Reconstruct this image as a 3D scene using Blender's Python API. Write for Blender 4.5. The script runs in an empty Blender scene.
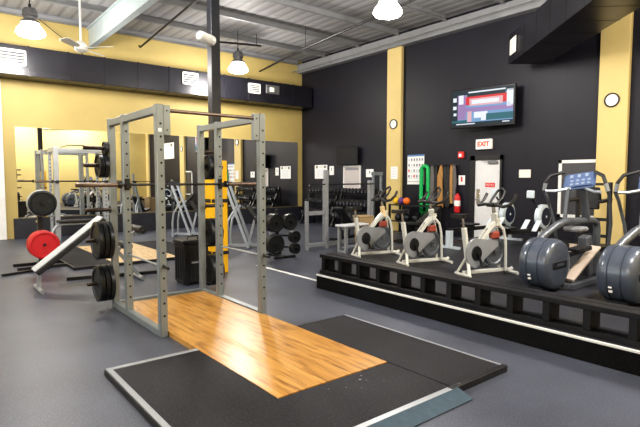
import bpy, bmesh, math, random
from mathutils import Vector, Matrix
random.seed(7)
PI = math.pi
scn = bpy.context.scene
COL = scn.collection

# ------------------------------------------------------------------ materials
MATS = {}
DAY = 3.0
def nodes_of(name):
    m = bpy.data.materials.new(name); m.use_nodes = True
    nt = m.node_tree; b = nt.nodes['Principled BSDF']
    return m, nt, b
def mat(name, col, rough=0.5, metal=0.0, var=0.0, vscale=8.0, bump=0.0, bscale=60.0, spec=0.5, emit=None, estr=0.0, coat=0.0):
    """principled material with procedural noise variation and bump"""
    m, nt, b = nodes_of(name)
    L = nt.links
    b.inputs['Roughness'].default_value = rough
    b.inputs['Metallic'].default_value = metal
    b.inputs['Specular IOR Level'].default_value = spec
    b.inputs['Coat Weight'].default_value = coat
    tc = nt.nodes.new('ShaderNodeTexCoord')
    n = nt.nodes.new('ShaderNodeTexNoise'); n.inputs['Scale'].default_value = vscale; n.inputs['Detail'].default_value = 4
    L.new(tc.outputs['Object'], n.inputs['Vector'])
    r = nt.nodes.new('ShaderNodeValToRGB')
    lo = [max(0, c * (1 - var)) for c in col]; hi = [min(1, c * (1 + var)) for c in col]
    r.color_ramp.elements[0].color = (*lo, 1); r.color_ramp.elements[1].color = (*hi, 1)
    r.color_ramp.elements[0].position = .3; r.color_ramp.elements[1].position = .7
    L.new(n.outputs['Fac'], r.inputs['Fac']); L.new(r.outputs['Color'], b.inputs['Base Color'])
    if bump:
        n2 = nt.nodes.new('ShaderNodeTexNoise'); n2.inputs['Scale'].default_value = bscale
        L.new(tc.outputs['Object'], n2.inputs['Vector'])
        bp = nt.nodes.new('ShaderNodeBump'); bp.inputs['Strength'].default_value = bump; bp.inputs['Distance'].default_value = .01
        L.new(n2.outputs['Fac'], bp.inputs['Height']); L.new(bp.outputs['Normal'], b.inputs['Normal'])
    if emit:
        b.inputs['Emission Color'].default_value = (*emit, 1); b.inputs['Emission Strength'].default_value = estr
    MATS[name] = m
    return m

def rubber_floor(name, base, fleck, rough, patch=.25, spec=.3):
    m, nt, b = nodes_of(name); L = nt.links
    b.inputs['Specular IOR Level'].default_value = spec
    tc = nt.nodes.new('ShaderNodeTexCoord')
    n = nt.nodes.new('ShaderNodeTexNoise'); n.inputs['Scale'].default_value = .9; n.inputs['Detail'].default_value = 5
    s = nt.nodes.new('ShaderNodeTexNoise'); s.inputs['Scale'].default_value = 90; s.inputs['Detail'].default_value = 2
    for q in (n, s): L.new(tc.outputs['Object'], q.inputs['Vector'])
    r = nt.nodes.new('ShaderNodeValToRGB')
    r.color_ramp.elements[0].color = (*[c * (1 - patch) for c in base], 1); r.color_ramp.elements[0].position = .3
    r.color_ramp.elements[1].color = (*[c * (1 + patch) for c in base], 1); r.color_ramp.elements[1].position = .7
    r2 = nt.nodes.new('ShaderNodeValToRGB')
    r2.color_ramp.elements[0].color = (0, 0, 0, 1); r2.color_ramp.elements[0].position = .55
    r2.color_ramp.elements[1].color = (1, 1, 1, 1); r2.color_ramp.elements[1].position = .75
    mx = nt.nodes.new('ShaderNodeMix'); mx.data_type = 'RGBA'
    L.new(n.outputs['Fac'], r.inputs['Fac']); L.new(s.outputs['Fac'], r2.inputs['Fac'])
    L.new(r2.outputs['Color'], mx.inputs['Factor']); L.new(r.outputs['Color'], mx.inputs['A']); mx.inputs['B'].default_value = (*fleck, 1)
    L.new(mx.outputs['Result'], b.inputs['Base Color'])
    b.inputs['Roughness'].default_value = rough
    bp = nt.nodes.new('ShaderNodeBump'); bp.inputs['Strength'].default_value = .25; bp.inputs['Distance'].default_value = .004
    L.new(s.outputs['Fac'], bp.inputs['Height']); L.new(bp.outputs['Normal'], b.inputs['Normal'])
    MATS[name] = m; return m

def wood_floor(name, a, c, gap, rough):
    m, nt, b = nodes_of(name); L = nt.links
    tc = nt.nodes.new('ShaderNodeTexCoord')
    mp = nt.nodes.new('ShaderNodeMapping'); mp.inputs['Rotation'].default_value = (0, 0, PI / 2)
    L.new(tc.outputs['Object'], mp.inputs['Vector'])
    br = nt.nodes.new('ShaderNodeTexBrick')
    br.inputs['Scale'].default_value = 1; br.inputs['Brick Width'].default_value = .8; br.inputs['Row Height'].default_value = .065
    br.inputs['Mortar Size'].default_value = .0012; br.inputs['Bias'].default_value = -.1; br.offset = .37
    br.inputs['Color1'].default_value = (*a, 1); br.inputs['Color2'].default_value = (*c, 1); br.inputs['Mortar'].default_value = (*gap, 1)
    L.new(mp.outputs['Vector'], br.inputs['Vector'])
    m2 = nt.nodes.new('ShaderNodeMapping'); m2.inputs['Scale'].default_value = (15, 1.5, 1)
    L.new(tc.outputs['Object'], m2.inputs['Vector'])
    n = nt.nodes.new('ShaderNodeTexNoise'); n.inputs['Scale'].default_value = 1.6; n.inputs['Detail'].default_value = 6
    L.new(m2.outputs['Vector'], n.inputs['Vector'])
    r = nt.nodes.new('ShaderNodeValToRGB')
    r.color_ramp.elements[0].color = (.42, .33, .25, 1); r.color_ramp.elements[0].position = .33
    r.color_ramp.elements[1].color = (1, 1, 1, 1); r.color_ramp.elements[1].position = .52
    L.new(n.outputs['Fac'], r.inputs['Fac'])
    mx = nt.nodes.new('ShaderNodeMix'); mx.data_type = 'RGBA'; mx.blend_type = 'MULTIPLY'; mx.inputs['Factor'].default_value = .8
    L.new(br.outputs['Color'], mx.inputs['A']); L.new(r.outputs['Color'], mx.inputs['B'])
    L.new(mx.outputs['Result'], b.inputs['Base Color']); b.inputs['Roughness'].default_value = rough
    MATS[name] = m; return m

def panel_wall(name, col, axis, pitch, rough):
    """painted wall with faint vertical panel joints"""
    m, nt, b = nodes_of(name); L = nt.links
    tc = nt.nodes.new('ShaderNodeTexCoord'); sp = nt.nodes.new('ShaderNodeSeparateXYZ'); L.new(tc.outputs['Object'], sp.inputs[0])
    d = nt.nodes.new('ShaderNodeMath'); d.operation = 'DIVIDE'; d.inputs[1].default_value = pitch; L.new(sp.outputs[axis], d.inputs[0])
    f = nt.nodes.new('ShaderNodeMath'); f.operation = 'FRACT'; L.new(d.outputs[0], f.inputs[0])
    r = nt.nodes.new('ShaderNodeValToRGB'); cr = r.color_ramp
    cr.elements[0].position = 0; cr.elements[0].color = (.55, .55, .55, 1); cr.elements[1].position = .03; cr.elements[1].color = (1, 1, 1, 1)
    L.new(f.outputs[0], r.inputs['Fac'])
    n = nt.nodes.new('ShaderNodeTexNoise'); n.inputs['Scale'].default_value = .8; L.new(tc.outputs['Object'], n.inputs['Vector'])
    r2 = nt.nodes.new('ShaderNodeValToRGB')
    r2.color_ramp.elements[0].color = (*[c * .8 for c in col], 1); r2.color_ramp.elements[1].color = (*[min(1, c * 1.2) for c in col], 1)
    L.new(n.outputs['Fac'], r2.inputs['Fac'])
    mx = nt.nodes.new('ShaderNodeMix'); mx.data_type = 'RGBA'; mx.blend_type = 'MULTIPLY'; mx.inputs['Factor'].default_value = 1
    L.new(r2.outputs['Color'], mx.inputs['A']); L.new(r.outputs['Color'], mx.inputs['B'])
    L.new(mx.outputs['Result'], b.inputs['Base Color']); b.inputs['Roughness'].default_value = rough; b.inputs['Specular IOR Level'].default_value = .32
    MATS[name] = m; return m

def deck_ceiling(name, col):
    m, nt, b = nodes_of(name); L = nt.links
    tc = nt.nodes.new('ShaderNodeTexCoord')
    w = nt.nodes.new('ShaderNodeTexWave'); w.bands_direction = 'X'; w.inputs['Scale'].default_value = 1.0; w.inputs['Distortion'].default_value = 0
    L.new(tc.outputs['Object'], w.inputs['Vector'])
    r = nt.nodes.new('ShaderNodeValToRGB')
    r.color_ramp.elements[0].color = (*[c * .72 for c in col], 1); r.color_ramp.elements[0].position = .05
    r.color_ramp.elements[1].color = (*col, 1); r.color_ramp.elements[1].position = .3
    L.new(w.outputs['Fac'], r.inputs['Fac']); L.new(r.outputs['Color'], b.inputs['Base Color'])
    bp = nt.nodes.new('ShaderNodeBump'); bp.inputs['Strength'].default_value = .3; bp.inputs['Distance'].default_value = .03
    L.new(w.outputs['Fac'], bp.inputs['Height']); L.new(bp.outputs['Normal'], b.inputs['Normal'])
    b.inputs['Roughness'].default_value = .6
    MATS[name] = m; return m

rubber_floor('floor_rubber', (.058, .065, .088), (.15, .155, .185), .42, .3, .4)
rubber_floor('mat_rubber', (.020, .020, .023), (.06, .06, .066),   .6, .4, .12)
rubber_floor('stage_rubber', (.028, .029, .036), (.07, .07, .078), .45, .3, .22)
rubber_floor('riser_carpet', (.007, .007, .008), (.035, .035, .037), .8, .3, .08)
wood_floor('oak', (.43, .215, .048), (.53, .285, .075), (.16, .07, .015), .30)
wood_floor('pale_wood', (.70, .50, .27), (.76, .57, .33), (.4, .28, .14), .4)
panel_wall('dark_wall', (.0125, .0120, .0195), 1, .9, .5)
deck_ceiling('deck', (.34, .335, .34))
mat('yellow_paint', (.475, .370, .140), .6, var=.05, vscale=1.2)
mat('pilaster_paint', (.64, .50, .215), .6, var=.04, vscale=1.5)
mat('white_paint', (.75, .75, .73), .5, var=.03)
mat('black_base', (.020, .021, .030), .45, var=.2)
mat('mirror_glass', (.94, .95, .94), .0, 1.0)
mat('steel_grey', (.23, .255, .27), .36, .35, var=.06, vscale=5)
mat('silver', (.40, .43, .47), .33, .5, var=.06)
mat('chrome', (.7, .7, .72), .18, 1.0)
mat('bar_steel', (.07, .055, .048), .4, .7, var=.2, vscale=20)
mat('bar_brown', (.17, .125, .10), .38, .6, var=.15, vscale=20)
mat('black_steel', (.016, .016, .018), .4, .2, var=.2)
mat('black_plastic', (.012, .012, .014), .38, var=.15)
mat('black_rubber', (.018, .018, .02), .5, var=.2, vscale=15)
mat('plate_iron', (.016, .018, .021), .36, .3, var=.25, vscale=15)
mat('plate_rim', (.42, .42, .40), .4, .4, var=.1)
mat('red_rubber', (.50, .018, .024), .42, var=.1)
mat('hole_black', (.004, .004, .004), .8)
mat('pad_grey', (.52, .54, .56), .5, var=.05)
mat('yellow_pad', (.85, .47, .005), .45, var=.05)
mat('column_steel', (.022, .024, .032), .3, .3, var=.1)
mat('beam_grey', (.42, .48, .50), .5, var=.06, vscale=3)
mat('purlin_grey', (.23, .235, .245), .5, var=.08, vscale=3)
mat('duct_black', (.017, .0165, .023), .30, .2, var=.2, vscale=2)
mat('grille_white', (.75, .74, .68), .5)
mat('lamp_metal', (.18, .18, .19), .4, .5)
mat('lamp_glow', (1, 1, 1), .3, emit=(1, .97, .95), estr=14)
mat('bike_white', (.58, .58, .54), .35, var=.05)
mat('bike_grey', (.24, .25, .27), .4, var=.08)
mat('bike_red', (.30, .06, .04), .45, var=.1)
mat('bike_tan', (.74, .55, .30), .4, var=.05)
mat('drum_blue', (.072, .086, .118), .3, .1, var=.1, coat=.3)
mat('drum_dark', (.012, .013, .017), .4)
mat('ell_grey', (.11, .12, .14), .35, .25, var=.06)
mat('console_blue', (.10, .15, .29), .35, var=.1)
mat('key_pale', (.30, .36, .48), .4)
mat('ramp_tan', (.56, .47, .40), .4, var=.05)
mat('rower_grey', (.55, .62, .68), .4, var=.04)
mat('rower_mesh', (.012, .018, .045), .6)
mat('tan_plastic', (.36, .26, .14), .5, var=.05)
mat('paper_white', (.85, .85, .84), .6, var=.02)
mat('paper_grey', (.50, .46, .45), .6, var=.06, vscale=30)
mat('ink_grey', (.22, .22, .25), .6)
mat('ink_olive', (.16, .17, .12), .6)
mat('ink_blue', (.10, .22, .45), .6)
mat('ink_red', (.62, .03, .03), .5)
mat('ink_pale', (.55, .58, .68), .6)
mat('exit_red', (.70, .05, .02), .5)
mat('exit_white', (.85, .82, .76), .5, emit=(1, .95, .85), estr=.12)
mat('band_green', (.01, .42, .11), .5, var=.15, vscale=20)
mat('strap_tan', (.38, .20, .06), .6, var=.15, vscale=20)
mat('strap_black', (.012, .012, .014), .5)
mat('strap_grey', (.13, .12, .12), .6, var=.3, vscale=30)
mat('ball_yellow', (.80, .52, .02), .5)
mat('ball_purple', (.10, .04, .20), .5)
mat('ball_orange', (.80, .17, .02), .5)
mat('door_white', (.66, .66, .67), .45, var=.03)
mat('window_dark', (.055, .055, .062), .4, var=.1)
mat('curb_white', (.72, .72, .70), .5, var=.05)
mat('frame_pale', (.31, .325, .35), .35, .3, var=.06)
mat('blue_tread', (.022, .05, .075), .5, var=.2, vscale=20)
mat('timber_black', (.009, .009, .011), .42, var=.25, vscale=12, spec=.35)
mat('daylight', (.6, .7, .8), .3, emit=(.72, .86, 1.0), estr=DAY)
mat('tv_black', (.006, .006, .008), .45, spec=.3)
def emis(name, col, s=1.0): mat(name, [c * .12 for c in col], .5, emit=col, estr=s * .62, spec=.2)
emis('scr_blue', (.25, .45, .75), 1.0); emis('scr_white', (.85, .9, 1), 1.2); emis('scr_red', (.85, .05, .06), 1.0)
emis('scr_dark', (.02, .05, .07), .8); emis('scr_violet', (.45, .30, .62), .9); emis('scr_teal', (.05, .22, .27), .8); emis('scr_pink', (.9, .55, .6), 1.0)

# ------------------------------------------------------------------ mesh builder
class MB:
    def __init__(s): s.bm = bmesh.new(); s.mats = []; s.cur = 0
    def use(s, name):
        if name not in s.mats: s.mats.append(name)
        s.cur = s.mats.index(name); return s
    def _fin(s, verts, smooth=False):
        fs = set()
        for v in verts:
            for f in v.link_faces: fs.add(f)
        for f in fs: f.material_index = s.cur; f.smooth = smooth
        return s
    def box(s, a, b, bev=0.0, M=None, seg=1):
        """axis aligned box from corner a to corner b, optionally moved by matrix M"""
        c = [(p + q) / 2 for p, q in zip(a, b)]; d = [abs(q - p) for p, q in zip(a, b)]
        mt = Matrix.Translation(c) @ Matrix.Diagonal((*d, 1))
        if M is not None: mt = M @ mt
        vs = bmesh.ops.create_cube(s.bm, size=1, matrix=mt)['verts']
        s._fin(vs)
        if bev:
            es = list({e for v in vs for e in v.link_edges})
            r = bmesh.ops.bevel(s.bm, geom=es, offset=min(bev, min(d) * .45), segments=seg, affect='EDGES', clamp_overlap=True)
            for f in r['faces']: f.material_index = s.cur
        return s
    def bar(s, p, q, w, h=None, up=(0, 0, 1), bev=0.0):
        """rectangular bar from p to q: w across, h along the up side"""
        h = h or w; p = Vector(p); q = Vector(q); d = q - p; L = d.length; z = d.normalized(); u = Vector(up)
        if abs(z.dot(u)) > .98: u = Vector((0, 1, 0)) if abs(z.y) < .9 else Vector((1, 0, 0))
        x = u.cross(z).normalized(); y = z.cross(x)
        M = Matrix((x, y, z)).transposed().to_4x4(); M.translation = (p + q) / 2
        return s.box((-w / 2, -h / 2, -L / 2), (w / 2, h / 2, L / 2), bev, M)
    def tube(s, pts, r, n=8, closed=False, caps=True):
        pts = [Vector(p) for p in pts]; N = len(pts); rings = []; prev = None
        for i, p in enumerate(pts):
            a = pts[(i - 1) % N] if (i > 0 or closed) else p; b = pts[(i + 1) % N] if (i < N - 1 or closed) else p
            t = (b - a).normalized()
            if prev is None:
                u = Vector((0, 0, 1)) if abs(t.z) < .9 else Vector((1, 0, 0)); x = u.cross(t).normalized()
            else: x = (prev - t * prev.dot(t)).normalized()
            prev = x; y = t.cross(x)
            rr = r[i] if isinstance(r, (list, tuple)) else r
            rings.append([s.bm.verts.new(p + (x * math.cos(2 * PI * k / n) + y * math.sin(2 * PI * k / n)) * rr) for k in range(n)])
        M = N if closed else N - 1
        for i in range(M):
            A, B = rings[i], rings[(i + 1) % N]
            for k in range(n):
                f = s.bm.faces.new((A[k], A[(k + 1) % n], B[(k + 1) % n], B[k])); f.smooth = True; f.material_index = s.cur
        if caps and not closed:
            for R, fl in ((rings[0], True), (rings[-1], False)):
                f = s.bm.faces.new(R[::-1] if fl else R); f.material_index = s.cur
        return s
    def lathe(s, prof, axis='Z', c=(0, 0, 0), n=24, M=None, flat=False):
        """prof: list of (along, radius) revolved round an axis through c"""
        c = Vector(c); rings = []
        for t, r in prof:
            ring = []
            for k in range(n if r > 1e-6 else 1):
                a = 2 * PI * k / n; x, y = r * math.cos(a), r * math.sin(a)
                v = {'X': (t, x, y), 'Y': (y, t, x), 'Z': (x, y, t)}[axis]
                v = Vector(v) + c
                if M is not None: v = M @ v
                ring.append(s.bm.verts.new(v))
            rings.append(ring)
        for A, B in zip(rings, rings[1:]):
            for k in range(n):
                if len(A) == 1 and len(B) == 1: break
                if len(A) == 1: vs = (A[0], B[k], B[(k + 1) % n])
                elif len(B) == 1: vs = (A[k], A[(k + 1) % n], B[0])
                else: vs = (A[k], A[(k + 1) % n], B[(k + 1) % n], B[k])
                try: f = s.bm.faces.new(vs)
                except ValueError: continue
                f.smooth = not flat; f.material_index = s.cur
        return s
    def cyl(s, p, q, r, n=16):
        p = Vector(p); q = Vector(q); d = q - p; z = d.normalized()
        M = z.to_track_quat('Z', 'Y').to_matrix().to_4x4(); M.translation = p
        return s.lathe([(0, 0), (0, r), (d.length, r), (d.length, 0)], 'Z', (0, 0, 0), n, M, flat=(n < 9))._smooth_fix()
    def _smooth_fix(s): return s
    def prism(s, poly, z0, z1, M=None):
        A = [Vector((x, y, z0)) for x, y in poly]; B = [Vector((x, y, z1)) for x, y in poly]
        if M is not None: A = [M @ v for v in A]; B = [M @ v for v in B]
        A = [s.bm.verts.new(v) for v in A]; B = [s.bm.verts.new(v) for v in B]; n = len(A)
        fs = [s.bm.faces.new(A[::-1]), s.bm.faces.new(B)]
        for k in range(n): fs.append(s.bm.faces.new((A[k], A[(k + 1) % n], B[(k + 1) % n], B[k])))
        for f in fs: f.material_index = s.cur
        return s
    def sphere(s, c, r, sc=(1, 1, 1), n=16):
        M = Matrix.Translation(c) @ Matrix.Diagonal((*sc, 1))
        vs = bmesh.ops.create_uvsphere(s.bm, u_segments=n, v_segments=max(6, n // 2), radius=r, matrix=M)['verts']
        return s._fin(vs, True)
    def build(s, name, material=None, parent=None, loc=None, rz=0):
        if material and material not in s.mats: s.mats.insert(0, material) if not s.mats else s.mats.append(material)
        bmesh.ops.recalc_face_normals(s.bm, faces=s.bm.faces[:])
        me = bpy.data.meshes.new(name); s.bm.to_mesh(me); s.bm.free()
        for m in s.mats: me.materials.append(MATS[m])
        if any(p.use_smooth for p in me.polygons):
            try: me.set_sharp_from_angle(angle=math.radians(38))
            except Exception: pass
        o = bpy.data.objects.new(name, me); COL.objects.link(o)
        if parent is not None: o.parent = parent
        if loc is not None: o.location = loc
        o.rotation_euler.z = rz
        return o
def mb(m): return MB().use(m)
def tag(o, label, cat, group=None, kind=None):
    o['label'] = label; o['category'] = cat
    if group: o['group'] = group
    if kind: o['kind'] = kind
    return o
def thing(name, label, cat, loc=(0, 0, 0), rz=0, group=None):
    o = bpy.data.objects.new(name, None); o.empty_display_size = .1; COL.objects.link(o)
    o.location = loc; o.rotation_euler = (0, 0, rz)
    return tag(o, label, cat, group)
def struct(o):
    o['kind'] = 'structure'; return o
def dup(root, loc, rz=None, label=None, group=None):
    r = root.copy(); COL.objects.link(r); r.location = loc
    if rz is not None: r.rotation_euler = (0, 0, rz)
    if label: r['label'] = label
    if group: r['group'] = group
    for ch in list(root.children):
        c = ch.copy(); COL.objects.link(c); c.parent = r
        for g in list(ch.children):
            d = g.copy(); COL.objects.link(d); d.parent = c
    return r
def text_mesh(name, body, size, material, parent, M, depth=.002, bold=0.0):
    cu = bpy.data.curves.new(name, 'FONT'); cu.body = body; cu.size = size; cu.align_x = 'CENTER'; cu.align_y = 'CENTER'; cu.extrude = depth; cu.offset = bold
    t = bpy.data.objects.new(name + '_tmp', cu); COL.objects.link(t)
    bpy.context.view_layer.update()
    me = bpy.data.meshes.new_from_object(t.evaluated_get(bpy.context.evaluated_depsgraph_get()))
    bpy.data.objects.remove(t); me.name = name
    me.transform(M); me.materials.clear(); me.materials.append(MATS[material])
    o = bpy.data.objects.new(name, me); COL.objects.link(o); o.parent = parent
    return o
# orientation of writing on the right wall (faces -X, reads toward -Y)
WALL_R = Matrix(((0, 0, -1, 0), (-1, 0, 0, 0), (0, 1, 0, 0), (0, 0, 0, 1)))

XW, YB, ZC = 11.5, 15.4, 6.0

# ------------------------------------------------------------------ room shell
XL, YF = -6.0, -1.2
struct(mb('floor_rubber').box((XL, YF, -.1), (XW, YB, 0)).build('floor'))
struct(mb('deck').box((XL, YF, ZC), (XW, YB, ZC + .1)).build('ceiling'))
struct(mb('yellow_paint').box((XL, YB, 0), (XW + .1, YB + .1, ZC)).build('wall_back'))
struct(mb('dark_wall').box((XW, YF, 0), (XW + .1, YB, ZC)).build('wall_right'))
struct(mb('yellow_paint').box((XL, YF - .1, 0), (XW + .1, YF, ZC)).build('wall_front'))
struct(mb('yellow_paint').box((XL - .1, YF - .1, 0), (XL, YB + .1, ZC)).build('wall_left'))
struct(mb('black_base').box((1.92, YB - .07, 0), (11.45, YB, .54), .008).build('baseboard_back'))
struct(mb('white_paint').box((1.42, YB - .12, 0), (1.745, YB, 4.15), .01).build('trim_1'))
struct(mb('pilaster_paint').box((XW - .12, 10.28, 0), (XW, 10.86, 5.6), .012).build('trim_2'))
struct(mb('pilaster_paint').box((XW - .12, 4.10, 0), (XW, 4.68, 5.6), .012).build('trim_3'))
struct(mb('pilaster_paint').box((XW - .12, -1.2, 0), (XW, -.8, 5.6), .012).build('trim_4'))
struct(mb('purlin_grey').box((XW - .22, YF, 5.54), (XW, YB, 5.62)).box((XW - .22, YF, 5.62), (XW - .19, YB, 5.86)).build('trim_5'))

w = struct(mb('daylight').box((XL, .5, 1.6), (XL + .02, 10.5, 3.8)).build('window_2'))
f = mb('white_paint')
for y in (.5, 3.0, 5.5, 8.0, 10.5): f.box((XL, y - .05, 1.5), (XL + .06, y + .05, 3.9))
f.box((XL, .45, 1.5), (XL + .06, 10.55, 1.6)).box((XL, .45, 3.8), (XL + .06, 10.55, 3.9))
f.build('window_frame', parent=w)
# mirror on the back wall
o = mb('mirror_glass').box((2.03, YB - .03, .56), (11.26, YB - .004, 2.97)).build('wall_mirror')
tag(o, 'long frameless wall mirror above the black base of the yellow back wall', 'mirror')

# exit door
dr = struct(mb('door_white').box((XW - .03, 6.99, 0), (XW, 7.72, 2.08), .006).build('door_1'))
f = mb('black_steel').box((XW - .06, 7.72, 0), (XW, 7.86, 2.20)).box((XW - .06, 6.93, 0), (XW, 6.99, 2.20)).box((XW - .06, 6.93, 2.08), (XW, 7.86, 2.20))
f.build('door_frame', parent=dr)
h = mb('chrome').box((XW - .05, 7.56, .93), (XW - .03, 7.66, 1.33), .005).cyl((XW - .03, 7.61, 1.05), (XW - .09, 7.61, 1.05), .012).cyl((XW - .09, 7.66, 1.05), (XW - .09, 7.52, 1.05), .012)
h.build('door_handle', parent=dr)
mb('lamp_metal').box((XW - .09, 7.05, 1.98), (XW - .03, 7.32, 2.05), .008).bar((XW - .06, 7.1, 2.06), (XW - .10, 7.5, 2.07), .02).build('door_closer', parent=dr)
sg = thing('door_sign', 'small red sign with white lettering on the white door', 'sign', (XW - .032, 7.27, 1.44))
mb('ink_red').box((-.006, -.14, -.055), (0, .14, .055), .002).build('sign_plate', parent=sg)
text_mesh('lettering', 'NOTICE', .065, 'paper_white', sg, Matrix.Translation((-.0075, 0, 0)) @ WALL_R, .001)

# white framed dark window on the right wall
w = struct(mb('window_dark').box((XW - .02, 4.72, .78), (XW, 5.48, 1.96)).build('window_1'))
f = mb('white_paint').box((XW - .045, 5.44, .72), (XW, 5.51, 2.02)).box((XW - .045, 4.69, 1.95), (XW, 5.51, 2.02)).box((XW - .045, 4.69, .72), (XW, 5.51, .79))
f.build('window_frame', parent=w)

# ------------------------------------------------------------------ roof steel
tag(mb('beam_grey').box((3.86, YF + .02, 5.27), (4.02, YB - .05, 5.30)).box((3.93, YF + .02, 5.30), (3.95, YB - .05, 5.80)).box((3.86, YF + .02, 5.80), (4.02, YB - .05, 5.83))
    .build('roof_beam'), 'broad blue-grey steel roof beam running up from the yellow back wall', 'beam')
ordn = ['first', 'second', 'third', 'fourth', 'fifth', 'sixth', 'seventh', 'eighth', 'ninth']
for k, y in enumerate([15.3, 13.7, 12.0, 10.3, 8.6, 6.9, 5.2, 3.5, 1.8]):
    lab = ('grey roof purlin tight against the top of the yellow back wall' if k == 0 else
           '%s grey roof purlin from the yellow back wall' % ordn[k])
    m = mb('purlin_grey').box((XL + .05, y - .03, 5.985), (XW - .25, y + .08, 5.995)).box((XL + .05, y - .01, 5.84), (XW - .25, y + .01, 5.99)).box((XL + .05, y - .08, 5.83), (XW - .25, y + .01, 5.845))
    tag(m.build('roof_purlin'), lab, 'purlin', 'roof purlins')
tag(mb('black_steel').tube([(9.6, YB - .05, 5.4), (8.95, 11.8, 5.4), (8.0, 4.0, 5.4)], .03).tube([(8.95, 11.8, 5.4), (8.95, 11.8, 6.0)], .008).tube([(8.3, 6.5, 5.4), (8.3, 6.5, 6.0)], .008).build('sprinkler_pipe'), 'long dark pipe slung under the ceiling between lamp and dark wall', 'pipe')
tag(mb('black_steel').tube([(5.12, 14.68, 5.42), (5.12, 14.6, 5.36), (4.75, 9.3, 5.45), (4.75, 9.25, 6.0)], .026).build('brace_rod'), 'dark slanting brace rod beside the dark column, right of the beam', 'rod')
tag(mb('purlin_grey').tube([(11.0, 15.3, 5.55), (11.0, YF + .05, 5.7)], .018).tube([(11.0, 12, 5.58), (11.0, 12, 6.0)], .008).tube([(11.0, 5, 5.65), (11.0, 5, 6.0)], .008).build('conduit'), 'thin pale conduit along the ceiling edge above the dark wall', 'conduit')
tag(mb('black_steel').tube([(2.6, 15.3, 5.9), (3.7, 15.0, 5.0)], .01).build('tie_wire'), 'thin dark tie wire slanting across the yellow wall toward the beam end', 'wire')

# ------------------------------------------------------------------ air ducts
d = thing('air_duct', 'long black rectangular air duct across the yellow back wall', 'duct', (0, 15.0, 4.2))
m = mb('duct_black').box((-2.5, -.33, 0), (11.42, .36, .74), .01)
for x in [2.3 + .92 * k for k in range(10)]: m.box((x, -.345, -.012), (x + .035, .36, .752))
m.build('duct_body', parent=d)
def grille(parent, x0, x1, z0, z1, y, slats=5):
    g = mb('grille_white').box((x0, y - .03, z0), (x1, y, z0 + .03)).box((x0, y - .03, z1 - .03), (x1, y, z1)).box((x0, y - .03, z0), (x0 + .03, y, z1)).box((x1 - .03, y - .03, z0), (x1, y, z1))
    for i in range(slats):
        z = z0 + .05 + (z1 - z0 - .1) * i / (slats - 1); g.box((x0, y - .02, z - .014), (x1, y - .004, z + .014))
    g.build('vent_grille', parent=parent)
grille(d, 1.55, 2.25, .22, .62, -.34)
grille(d, 6.40, 6.92, .28, .66, -.34)
grille(d, 8.70, 9.18, .26, .60, -.34)
g = mb('lamp_metal').box((9.4, -.37, .32), (9.95, -.34, .62), .01).use('grille_white').box((9.55, -.40, .38), (9.72, -.36, .54), .01)
g.build('damper_box', parent=d)

# slanting duct over the dark wall
ang = math.atan2(.73, .68)
d = thing('air_duct', 'wide black duct slanting out from the dark wall overhead at upper right', 'duct', (10.80, 6.45, 4.25), ang)
m = mb('duct_black').box((-8.4, -.88, 0), (0, 0, .66), .01)
for k in range(12): m.box((-8.1 + .7 * k, -.884, -.004), (-8.1 + .7 * k + .014, .004, .664))
m.build('duct_body', parent=d)
g = mb('grille_white').box((-.62, .012, .14), (-.22, .04, .50), .01)
for i in range(4): g.box((-.58, .04, .19 + .08 * i), (-.26, .05, .21 + .08 * i))
g.build('vent_grille', parent=d)

# ------------------------------------------------------------------ high bay lamps
def lamp(loc, label, bracket=False):
    t = thing('high_bay_lamp', label, 'lamp', loc, 0, 'high bay lamps')
    top = ZC - loc[2]
    m = mb('lamp_metal').lathe([(.46, 0), (.46, .12), (.40, .15), (.30, .16), (.27, .13), (.22, .13), (.18, .19), (.14, .20), (.14, 0)], 'Z', n=20)
    m.build('hood', parent=t)
    m = mb('lamp_glow').lathe([(.14, .15), (.10, .19), (.0, .27), (-.08, .30), (-.13, .26), (-.17, .14), (-.18, 0)], 'Z', n=28)
    m.build('globe', parent=t)
    m = mb('black_steel').cyl((0, 0, .46), (0, 0, .56), .03).tube([(0, 0, .56), (0, 0, top)], .01)
    if bracket: m.bar((-.75, .1, .66), (.75, -.1, .74), .05).tube([(-.6, .08, .66), (-.6, .08, top)], .01).tube([(.6, -.08, .7), (.6, -.08, top)], .01)
    m.build('hanger', parent=t)
    ld = bpy.data.lights.new('lamp_light', 'POINT'); ld.energy = LAMP_W * (2.0 if loc[1] < 2 else 1); ld.color = (1, .955, .90); ld.shadow_soft_size = .22
    lo = bpy.data.objects.new('lamp_light', ld); COL.objects.link(lo); lo.parent = t; lo.location = (0, 0, -.42)
    return t
LAMP_W = 330
lamp((2.10, 12.96, 4.93), 'glowing high bay lamp hanging at upper left above the plate tree')
lamp((7.62, 13.4, 4.93), 'glowing high bay lamp just right of the dark column', True)
lamp((7.60, 7.25, 5.05), 'glowing high bay lamp at the top edge of the view')
for x, y, nm in ((2.1, 7.2, 'over the lifting platform'), (4.4, .9, 'near the entrance end'), (7.6, .6, 'near the stage end'), (-3.4, 13.0, 'in the far left of the hall'), (-3.4, 7.2, 'in the middle left of the hall'), (-3.4, 1.0, 'in the near left of the hall')):
    lamp((x, y, 5.0), 'glowing high bay lamp %s, outside the view' % nm)

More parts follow.
